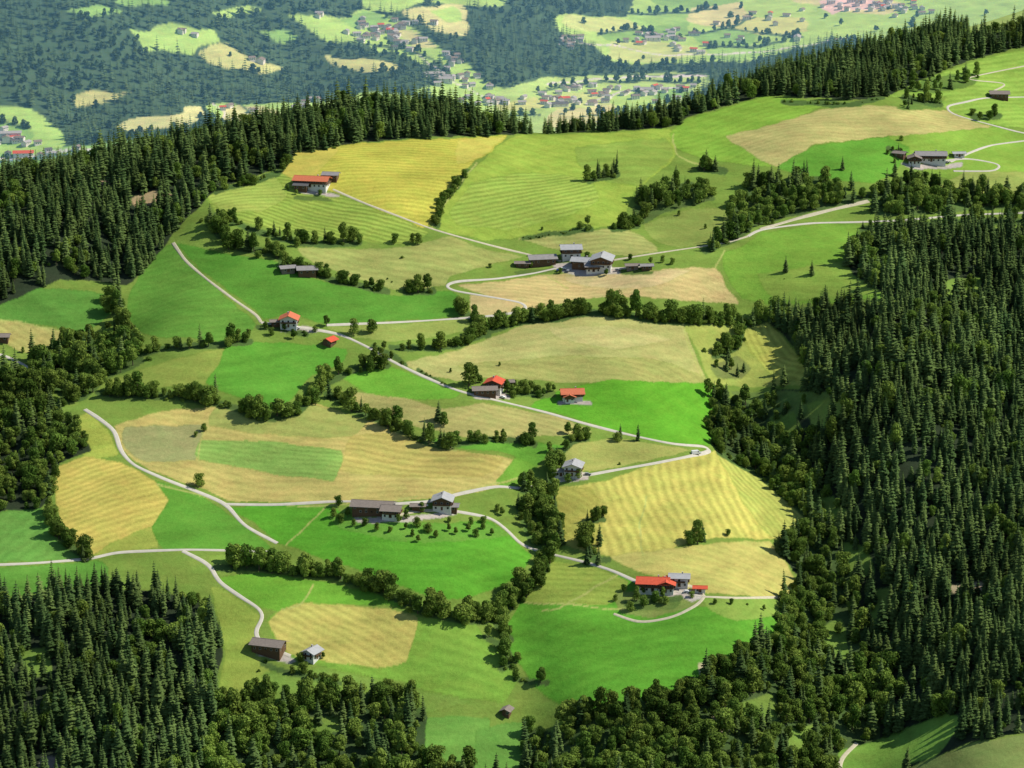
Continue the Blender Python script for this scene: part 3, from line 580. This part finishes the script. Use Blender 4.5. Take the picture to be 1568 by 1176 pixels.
# single trees  (u,v,kind,height m)
SG=[(605,372,'b',8),(640,374,'b',8),(632,372,'b',7),(505,372,'b',10),(540,370,'b',12),(305,745,'b',10),(518,774,'b',7),(1203,417,'c',12),(1243,421,'c',12),(1068,832,'b',14),(1055,834,'b',10),(1075,828,'c',12),
(718,592,'b',16),(728,588,'b',12),(672,644,'c',14),(680,652,'b',9),(1115,820,'b',5),(430,878,'b',13),(950,672,'c',11),(977,675,'c',11),(945,676,'b',7),(870,665,'b',9),(815,672,'b',11),(765,560,'b',3),(690,570,'b',3),
(300,668,'b',4),(312,660,'b',6),(435,505,'b',5),(570,510,'b',11),(542,512,'b',11),(500,500,'b',8),(1380,215,'b',5),(1500,185,'b',8),(1515,183,'b',9),(940,262,'c',12),(915,272,'c',13),(928,270,'b',9),(455,378,'b',8),
(900,345,'b',8),(888,350,'b',7),(970,340,'c',12),(950,348,'b',8),(1035,280,'c',15),(1015,290,'c',12),(1078,262,'b',12),(1095,262,'c',13),(845,725,'b',14),(812,742,'b',11),(800,748,'b',11),(925,790,'b',8),(905,822,'b',10),(918,835,'c',13),
(750,410,'b',4),(1030,405,'b',6),(1015,402,'b',5),(965,398,'b',5),(640,448,'b',13),(655,446,'b',12),(628,447,'b',11),(80,545,'b',9),(35,540,'b',4),(1200,590,'c',15),(1128,533,'b',12),(1108,525,'b',8),(965,935,'b',7),(985,928,'b',8),(1020,925,'b',6),(955,905,'b',5),(1095,925,'b',4),(1120,925,'b',4),(1170,935,'b',4),
(1290,260,'c',12),(1303,290,'c',14),(1420,318,'b',6),(1475,290,'c',15),(1370,270,'c',14),(1395,275,'c',15),(1380,300,'c',16),(1480,380,'b',6),(840,600,'b',7),(825,608,'b',6),(800,603,'b',5),(785,606,'b',6),(60,600,'b',9),(1040,330,'b',4),(1080,350,'b',4),(830,352,'b',3)]
for (a,b) in [(560,806),(580,812),(600,815),(622,812),(632,820),(640,806),(655,815),(690,812),(700,820),(715,815),(728,822),(742,812),(752,820),(640,830),(665,822),(510,792),(520,800),(535,792),(690,800),(720,803),(620,795),(740,800),(760,782),(645,785),(610,800),(770,790),(545,805),(788,610),(850,600),(480,510),(415,512),(405,505),(450,518),(860,420),(930,422),(815,412),(900,398),(995,404),(885,735),(868,736),(455,298),(440,292),(492,300),(1362,238),(1372,250),(1440,238),(420,1000),(462,1012),(495,1008),(1062,915),(1010,925),(940,920),(985,912),(732,585),(790,592),(812,596)]:
    SG.append((a+random.uniform(-3,3),b+random.uniform(-2,2),'b',random.uniform(4,7)))
P3=unproj([s[0] for s in SG],[s[1] for s in SG])
for s,p in zip(SG,P3):
    if s[2]=='c': me_=random.choice(con_me); k=s[3]/20; nm='spruce_tree'; wd=1.15
    else: i=random.randrange(4); me_=brd_me[i]; k=s[3]/12.5; nm='broadleaf_tree'; wd=1.05
    o=link(bpy.data.objects.new(nm,me_)); o.location=(p[0],p[1],p[2]-.2); o.rotation_euler=(0,0,random.random()*6.28); o.scale=(k*wd,k*wd*random.uniform(.9,1.1),k*random.uniform(.92,1.1))
# ------------------------------------------------------------------ roads
def road(name,pts,wd,mat,far_=False,lift=.28):
    p=smooth_poly(pts,False,8); W3=unproj(p[:,0],p[:,1],far_)
    d=np.r_[0,np.cumsum(np.hypot(*(np.diff(W3[:,:2],axis=0).T)))]
    nn=max(4,int(d[-1]/2.5)); t=np.linspace(0,d[-1],nn); x_=np.interp(t,d,W3[:,0]); y_=np.interp(t,d,W3[:,1])
    for _ in range(4):
        x_[1:-1]=(x_[:-2]+2*x_[1:-1]+x_[2:])/4; y_[1:-1]=(y_[:-2]+2*y_[1:-1]+y_[2:])/4
    tx=np.gradient(x_); ty=np.gradient(y_); L_=np.hypot(tx,ty)+1e-6; nx,ny=-ty/L_,tx/L_
    wv=.58*wd*(1+.14*np.sin(t/17)+.10*np.sin(t/7))
    offs=[-.5,-.5,-.25,0,.25,.5,.5]; X=np.zeros((nn,7));Y=X.copy();Z=X.copy()
    for j,o in enumerate(offs):
        e=wv*o+(-.5 if j==0 else .5 if j==6 else 0); X[:,j]=x_+nx*e; Y[:,j]=y_+ny*e
        Z[:,j]=H(X[:,j],Y[:,j])+(lift if 0<j<6 else -.3)
    me=grid_mesh(name,X[:, ::-1],Y[:, ::-1],Z[:, ::-1]); me.materials.append(mat); return link(bpy.data.objects.new(name,me))
RD=[([(-100,520),(0,543),(30,555),(66,575)],3.6,0),
([(130,627),(150,640),(175,660),(185,690),(205,712),(250,733),(300,752),(345,772),(375,805),(425,832)],4.2,0),
([(345,772),(420,773),(510,768),(545,768)],3.4,0),([(600,772),(660,768),(700,757),(760,745),(800,748),(850,738),(930,722),(1000,710),(1070,696),(1088,690),(1080,684),(1030,680),(960,665),(900,650),(830,630),(760,613),(700,598),(650,577),(600,553),(560,530),(520,512),(470,503),(400,494)],3.8,0),
([(400,494),(392,482),(360,460),(320,430),(285,400),(265,372)],3.0,1),
([(500,498),(600,494),(700,488),(770,482),(805,474),(800,464),(740,453),(695,445),(681,438),(700,431),(760,427),(820,418),(858,410),(920,412),(990,409)],3.4,0),
([(510,290),(560,312),(620,335),(660,350),(700,362),(760,378),(820,392),(860,400)],2.6,1),([(900,405),(960,395),(1030,384),(1110,372),(1145,362)],2.6,1),
([(1165,351),(1220,335),(1270,322),(1330,308)],6,1),([(1145,362),(1165,352),(1240,342),(1320,340),(1390,337),(1480,329),(1600,325)],3.6,0),
([(1420,250),(1480,243),(1530,252),(1520,262),(1460,262)],3.4,0),([(1455,248),(1485,234),(1520,222),(1600,212)],3.2,0),([(1640,215),(1568,204),(1520,192),(1460,175),(1450,163),(1480,156),(1510,150),(1600,148)],3.0,0),([(1520,140),(1540,128),(1480,120),(1600,95)],1.8,1),
([(-130,870),(0,865),(60,862),(140,855),(180,846),(280,842),(350,843),(415,845)],3.0,0),([(280,844),(320,865),(335,890),(370,915),(398,933),(403,946),(390,968),(400,985),(445,1005)],3.8,0),
([(680,780),(750,793),(780,815),(800,835),(850,850),(900,862),(940,875),(985,895),(1040,907),(1078,914)],3.3,0),([(1078,914),(1068,926),(1030,945),(980,953),(940,940)],2.6,1),([(1078,914),(1130,916),(1205,914)],2.4,1),
([(1290,1200),(1285,1176),(1290,1160),(1312,1138)],3.2,1),([(850,738),(870,728),(900,725)],4,0),([(540,768),(600,790),(640,782),(690,782)],3.5,1),([(1030,900),(1060,896),(1078,914)],4,1),([(1400,945),(1375,1000),(1350,1010)],2.5,1)]
for pts,wd,tr in RD: road('gravel_track' if tr else 'country_road',pts,wd,M_track if tr else M_road)
# ------------------------------------------------------------------ buildings
HS=1.02
def house(u,v,L,Wd,h,ang,roof,wall='mix',pitch=22,name='farmhouse',floors=2,chim=True,balc=True):
    L*=HS; Wd*=HS
    p=unproj([u],[v])[0]
    e=link(bpy.data.objects.new(name,None)); e.location=(p[0],p[1],p[2]+.3); e.rotation_euler=(0,0,R(ang)); e.empty_display_size=2
    hx,hy=L/2,Wd/2; rise=hy*math.tan(R(pitch))
    def child(nm,mb,mats):
        o=link(bpy.data.objects.new(nm,mb.mesh(nm,mats))); o.parent=e; return o
    lower={'mix':M_plaster,'plaster':M_plaster,'wood':M_wood,'grey':M_wgrey}[wall]; upper={'mix':M_wood,'plaster':M_plaster,'wood':M_wood,'grey':M_wgrey}[wall]
    mb=MB(); hs=h*.46
    mb.box(-hx,hx,-hy,hy,-4,hs,0)
    ux,uy=hx+.04,hy+.04
    mb.add([(-ux,-uy,hs),(ux,-uy,hs),(ux,uy,hs),(-ux,uy,hs),(-ux,-uy,h),(ux,-uy,h),(ux,uy,h),(-ux,uy,h),(-ux,0,h+rise),(ux,0,h+rise)],
       [(0,3,2,1),(0,1,5,4),(2,3,7,6),(1,2,6,9,5),(3,0,4,8,7),(4,5,9,8),(6,7,8,9)],1)
    child('walls',mb,[lower,upper])
    ov=1.4; og=1.6; th=.28; mb=MB(); sl=math.tan(R(pitch))
    for s in(-1,1):
        y1=s*(hy+ov); z1=h-ov*sl+.12; zr_=h+rise+.12
        a=[(-hx-og,0,zr_),(hx+og,0,zr_),(hx+og,y1,z1),(-hx-og,y1,z1)]
        vs=a+[(q[0],q[1],q[2]+th) for q in a]
        mb.add(vs,[(0,1,2,3),(7,6,5,4),(2,3,7,6),(1,2,6,5),(3,0,4,7)],0)
    mb.box(-hx-og,hx+og,-.18,.18,h+rise+.3,h+rise+.5,0)
    child('roof',mb,[roof])
    mb=MB()
    def win(cx,cy,cz,nx_,ny_,w_=1.1,hh=1.25):
        for (sc,off,mi) in((1.2,.06,0),(1,.10,1)):
            if nx_: x=cx+nx_*.04; mb.box(min(x,x+nx_*off),max(x,x+nx_*off),cy-w_*sc/2,cy+w_*sc/2,cz-hh*sc/2,cz+hh*sc/2,mi)
            else: y=cy+ny_*.04; mb.box(cx-w_*sc/2,cx+w_*sc/2,min(y,y+ny_*off),max(y,y+ny_*off),cz-hh*sc/2,cz+hh*sc/2,mi)
    for fl_ in range(floors):
        cz=h*(fl_+.52)/floors
        nL=max(2,int(L/3.4)); nW=max(2,int(Wd/3.0))
        for i in range(nL):
            cx=-hx+L*(i+.5)/nL
            if random.random()<.85: win(cx,-hy,cz,0,-1)
            if random.random()<.85: win(cx,hy,cz,0,1)
        for i in range(nW):
            cy=-hy+Wd*(i+.5)/nW
            if not(fl_==0 and i==nW//2): win(hx,cy,cz,1,0); win(-hx,cy,cz,-1,0)
    child('windows',mb,[M_frame,M_glass])
    mb=MB(); cy=-hy+Wd*(nW//2+.5)/nW
    mb.box(hx+.01,hx+.12,cy-.6,cy+.6,0,2.2,0); mb.box(-hx-.12,-hx-.01,cy-.6,cy+.6,0,2.2,0); mb.box(-.9,.9,-hy-.14,-hy-.03,0,2.3,0)
    child('door',mb,[M_wood])
    if balc:
        mb=MB()
        for s in(-1,1):
            x0,x1=sorted((s*(hx+.06),s*(hx+1.1))); mb.box(x0,x1,-hy+.3,hy-.3,h*.5,h*.5+.15,0)
            xa,xb=sorted((s*(hx+1.02),s*(hx+1.1))); mb.box(xa,xb,-hy+.3,hy-.3,h*.5+.3,h*.5+1.1,0)
        y0=-hy-1.1; mb.box(-hx*.7,hx*.7,y0,-hy-.06,h*.5,h*.5+.15,0); mb.box(-hx*.7,hx*.7,y0,y0+.08,h*.5+.3,h*.5+1.1,0)
        child('balcony',mb,[M_wood])
    if chim:
        mb=MB(); cx=L*.18; mb.box(cx-.4,cx+.4,.5,1.3,h+rise*.5,h+rise+1.2,0); mb.box(cx-.5,cx+.5,.4,1.4,h+rise+1.2,h+rise+1.35,0); child('chimney',mb,[M_stone])
    return e
RR=ROOF
house(478,285,24,12,5,-12,RR['orange'],'mix',20); house(507,274,10,8,3.5,-10,RR['grey'],'wood',18,'barn',1,False,False); house(462,290,9,7,3.5,-12,RR['dark'],'wood',18,'shed',1,False,False)
house(470,420,12,9,4,8,RR['grey'],'wood',18,'barn',1,False,False); house(440,416,9,6,3,20,RR['grey'],'grey',18,'shed',1,False,False)
house(443,499,11,11,5.5,88,RR['orange'],'plaster',24); house(505,527,7,6,3,60,RR['red'],'wood',24,'shed',1,False,False); house(425,498,8,5,2.8,10,RR['brown'],'wood',15,'shed',1,False,False)
house(830,404,18,10,4.5,10,RR['grey'],'wood',20,'barn',1,False,False); house(874,393,13,11,6.5,5,RR['light'],'mix',20); house(893,408,14,10,4.5,-15,RR['light'],'wood',20,'barn'); house(922,408,18,14,6,82,RR['light'],'mix',20)
house(908,415,10,8,4,5,RR['grey'],'mix',20,'farmhouse'); house(800,408,9,5,2.6,0,RR['brown'],'wood',16,'shed',1,False,False); house(968,412,8,5,2.8,5,RR['brown'],'grey',16,'shed',1,False,False); house(990,412,7,5,2.6,5,RR['grey'],'wood',16,'shed',1,False,False)
house(757,598,10.5,10,6,78,RR['red'],'mix',22); house(742,604,14,8,3.8,6,RR['brown'],'wood',18,'barn',1,False,False); house(775,590,8,5,2.5,10,RR['brown'],'wood',16,'shed',1,False,False)
house(876,610,13,10,4.2,5,RR['orange'],'mix',22); house(872,614,7,6,3.6,92,RR['orange'],'mix',22,'garden_cottage',1,False,False)
house(878,726,11,10,6,80,RR['light'],'plaster',20); house(858,728,8,6,3,5,RR['grey'],'plaster',16,'garage',1,False,False)
house(572,783,24,11,4.4,-9,RR['brown'],'wood',20,'barn',2,False,False); house(600,790,10,10,4.6,-9,RR['brown'],'mix',20); house(678,778,11,11,6,85,RR['light'],'mix',22); house(690,781,8,6,3,-5,RR['grey'],'wood',18,'shed',1,False,False); house(640,780,7,5,2.6,0,RR['brown'],'wood',16,'shed',1,False,False)
house(1000,902,17,11,5,-6,RR['red'],'mix',20); house(1020,904,10,9,5,84,RR['red'],'mix',20); house(1040,896,10,8,5.5,-4,RR['light'],'plaster',14,'farmhouse'); house(1072,906,6,4,2.6,-5,RR['red'],'plaster',16,'shed',1,False,False)
house(412,996,17,10,4.5,-18,RR['brown'],'wood',20,'barn',1,False,False); house(478,1008,8,7,4.5,60,RR['light'],'plaster',24,'farmhouse'); 
house(1425,246,22,12,5,-3,RR['grey'],'mix',18); house(1400,250,10,9,4.5,85,RR['brown'],'mix',20,'farmhouse'); house(1378,240,8,6,3,-30,RR['brown'],'wood',18,'shed',1,False,False); house(1468,240,8,5,2.8,5,RR['light'],'plaster',16,'garage',1,False,False)
house(1530,150,14,10,4,-4,RR['brown'],'wood',18,'barn',1,False,False); house(22,581,8,6,3.5,10,RR['grey'],'wood',22,'shed',1,False,False); house(4,521,8,6,3,0,RR['brown'],'wood',22,'shed',1,False,False)
house(776,1094,4.5,4,3,70,RR['brown'],'wood',24,'hay_hut',1,False,False)
# vehicles
M_carb=simple('blue_car_paint',(.05,.09,.2),.3,.05,1,.5); M_carr=simple('grey_car_paint',(.25,.26,.28),.3,.05,1,.5)
def vehicle(u,v,ang,kind,paint,name):
    p=unproj([u],[v])[0]; mb=MB()
    L,Wd,hh=(6.5,2.2,2.6) if kind=='van' else (4.4,1.8,1.45)
    if kind=='van': prof=[(-L/2,.4),(L/2,.4),(L/2,1.1),(L/2-.7,1.35),(L/2-1.5,2.3),(L/2-1.9,hh),(-L/2,hh)]
    else: prof=[(-L/2,.35),(L/2,.35),(L/2,.8),(L/2-1.1,.95),(L/2-1.8,hh),(-L/2+.9,hh),(-L/2+.1,.95)]
    n=len(prof); vs=[(x,-Wd/2,z) for x,z in prof]+[(x,Wd/2,z) for x,z in prof]
    mb.add(vs,[tuple(range(n)),tuple(range(2*n-1,n-1,-1))]+[(i,n+i,n+(i+1)%n,(i+1)%n) for i in range(n)],0)
    for sx in(-L/2+1,L/2-1.1):
        for sy in(-1,1): cyl(mb,(sx,sy*(Wd/2-.2),.36),(sx,sy*(Wd/2+.04),.36),.36,.36,12,1)
    zw0,zw1=(1.4,2.1) if kind=='van' else (.98,1.35)
    for sy in(-1,1):
        y0,y1=sorted((sy*Wd/2,sy*(Wd/2+.02))); mb.box(-L/2+1.1 if kind!='van' else L/2-2.6,L/2-1.9,y0,y1,zw0,zw1,2)
    o=link(bpy.data.objects.new(name,mb.mesh(name,[paint,M_black,M_glass]))); o.location=(p[0],p[1],p[2]+.32); o.rotation_euler=(0,0,R(ang))
vehicle(1066,696,20,'van',M_white,'white_van')
for a,b,an,pt in [(862,413,10,M_white),(870,416,80,M_carr),(855,415,70,M_carb),(946,415,0,M_carr),(455,504,20,M_white),(900,728,0,M_carr),(1052,908,0,M_white),(1450,250,10,M_carr),(650,776,0,M_white),(770,610,-20,M_white)]:
    vehicle(a,b,an,'car',pt,'parked_car')
# distant villages (one merged mesh each)
M_vp=simple('village_wall',(.72,.71,.67)); 
def village(pts_spread):
    mb=MB(); us=[];vs_=[]
    for (a,b,ra,rb,n) in pts_spread:
        for _ in range(n): us.append(a+random.gauss(0,ra*.65)); vs_.append(b+random.gauss(0,rb*.65))
    P=unproj(us,vs_,True)
    for p in P:
        L=random.uniform(8,14); Wd=random.uniform(7,9.5); h=random.uniform(3.8,6); a=random.choice([0,.3,1.5,1.2,-.3])+random.gauss(0,.15); ca,sa=math.cos(a),math.sin(a)
        if random.random()<.06: L*=2.2; Wd*=1.4
        rise=Wd/2*.42; mi=random.choice([1,1,1,1,3,4,4,4,4,4,4,3,1,2])
        def T(q): return (p[0]+q[0]*ca-q[1]*sa,p[1]+q[0]*sa+q[1]*ca,p[2]+q[2])
        hx,hy=L/2,Wd/2
        mb.add([T(q) for q in [(-hx,-hy,-3),(hx,-hy,-3),(hx,hy,-3),(-hx,hy,-3),(-hx,-hy,h),(hx,-hy,h),(hx,hy,h),(-hx,hy,h),(-hx,0,h+rise),(hx,0,h+rise)]],[(0,1,5,4),(2,3,7,6),(1,2,6,9,5),(3,0,4,8,7)],0)
        o=1.0
        mb.add([T(q) for q in [(-hx-o,0,h+rise+.3),(hx+o,0,h+rise+.3),(hx+o,-hy-o,h-.2),(-hx-o,-hy-o,h-.2),(hx+o,hy+o,h-.2),(-hx-o,hy+o,h-.2)]],[(0,3,2,1),(0,1,4,5)],mi)
        for s in(-1,1):
            for k in range(3):
                for zz in(1.5,3.8):
                    x=-hx+L*(k+.5)/3; y=s*(hy+.05)
                    if zz+1.3<h: mb.add([T(q) for q in [(x-.6,y,zz),(x+.6,y,zz),(x+.6,y,zz+1.2),(x-.6,y,zz+1.2)]],[(0,1,2,3)],5)
    me_=mb.mesh('distant_village',[M_vp,RR['brown'],RR['red'],RR['dark'],RR['light'],M_glass]); link(bpy.data.objects.new('distant_village',me_))
village([(575,45,34,11,22),(600,60,30,12,11),(560,62,20,6,5)]); village([(695,90,14,12,8),(700,125,45,14,14),(760,155,50,8,16)])
village([(865,62,16,7,9),(870,70,12,4,4)]); village([(1020,55,38,10,18),(975,66,14,3,4),(1040,75,45,6,6)]); village([(930,150,65,9,28),(880,135,34,5,9),(1010,138,44,6,12),(850,155,30,6,10)])
village([(18,213,24,8,12),(60,238,40,4,5),(130,228,30,3,3)]); village([(456,163,20,5,7),(475,155,12,3,3),(380,170,30,5,3)]); village([(1340,8,50,8,30),(1400,18,30,6,8),(1180,22,60,10,9),(1120,60,60,12,6)]); village([(640,35,30,10,4),(280,52,20,6,3),(380,95,20,5,2),(490,20,30,8,3)])
# ------------------------------------------------------------------ valley haze
mb=MB(); mb.box(-5000,5000,2960,14000,500,1450)
hm=bpy.data.materials.new('valley_haze'); hm.use_nodes=True; nt=hm.node_tree; nt.nodes.clear(); out=N(nt,'ShaderNodeOutputMaterial'); vs=N(nt,'ShaderNodeVolumeScatter')
vs.inputs['Color'].default_value=(.28,.70,1,1); vs.inputs['Density'].default_value=1.75e-4; vs.inputs['Anisotropy'].default_value=.0; nt.links.new(vs.outputs[0],out.inputs['Volume'])
link(bpy.data.objects.new('valley_haze',mb.mesh('valley_haze',[hm])))
# ------------------------------------------------------------------ light, sky, camera
EL=R(46); ROT=R(84)
sd=Vector((math.sin(ROT)*math.cos(EL),math.cos(ROT)*math.cos(EL),math.sin(EL)))
sl=bpy.data.lights.new('sun','SUN'); sl.energy=5.0; sl.angle=R(.5); sl.color=(1,.965,.88); so=link(bpy.data.objects.new('sun',sl)); so.rotation_euler=sd.to_track_quat('Z','Y').to_euler(); so.location=(0,0,3000)
wd=bpy.data.worlds.new('World'); bpy.context.scene.world=wd; wd.use_nodes=True; nt=wd.node_tree; bg=nt.nodes['Background']; sk=nt.nodes.new('ShaderNodeTexSky'); sk.sky_type='NISHITA'; sk.sun_disc=False; sk.sun_elevation=EL; sk.sun_rotation=ROT; sk.altitude=1500
nt.links.new(sk.outputs[0],bg.inputs[0]); bg.inputs[1].default_value=.13
cam=bpy.data.cameras.new('camera'); cam.sensor_width=36; cam.lens=36*F/1568; cam.clip_start=10; cam.clip_end=40000
co=link(bpy.data.objects.new('camera',cam)); co.location=(0,0,CZ); co.rotation_euler=(R(90)-PITCH,0,0)
sc=bpy.context.scene; sc.camera=co; sc.view_settings.view_transform='Standard'; sc.view_settings.look='None'; sc.view_settings.exposure=0
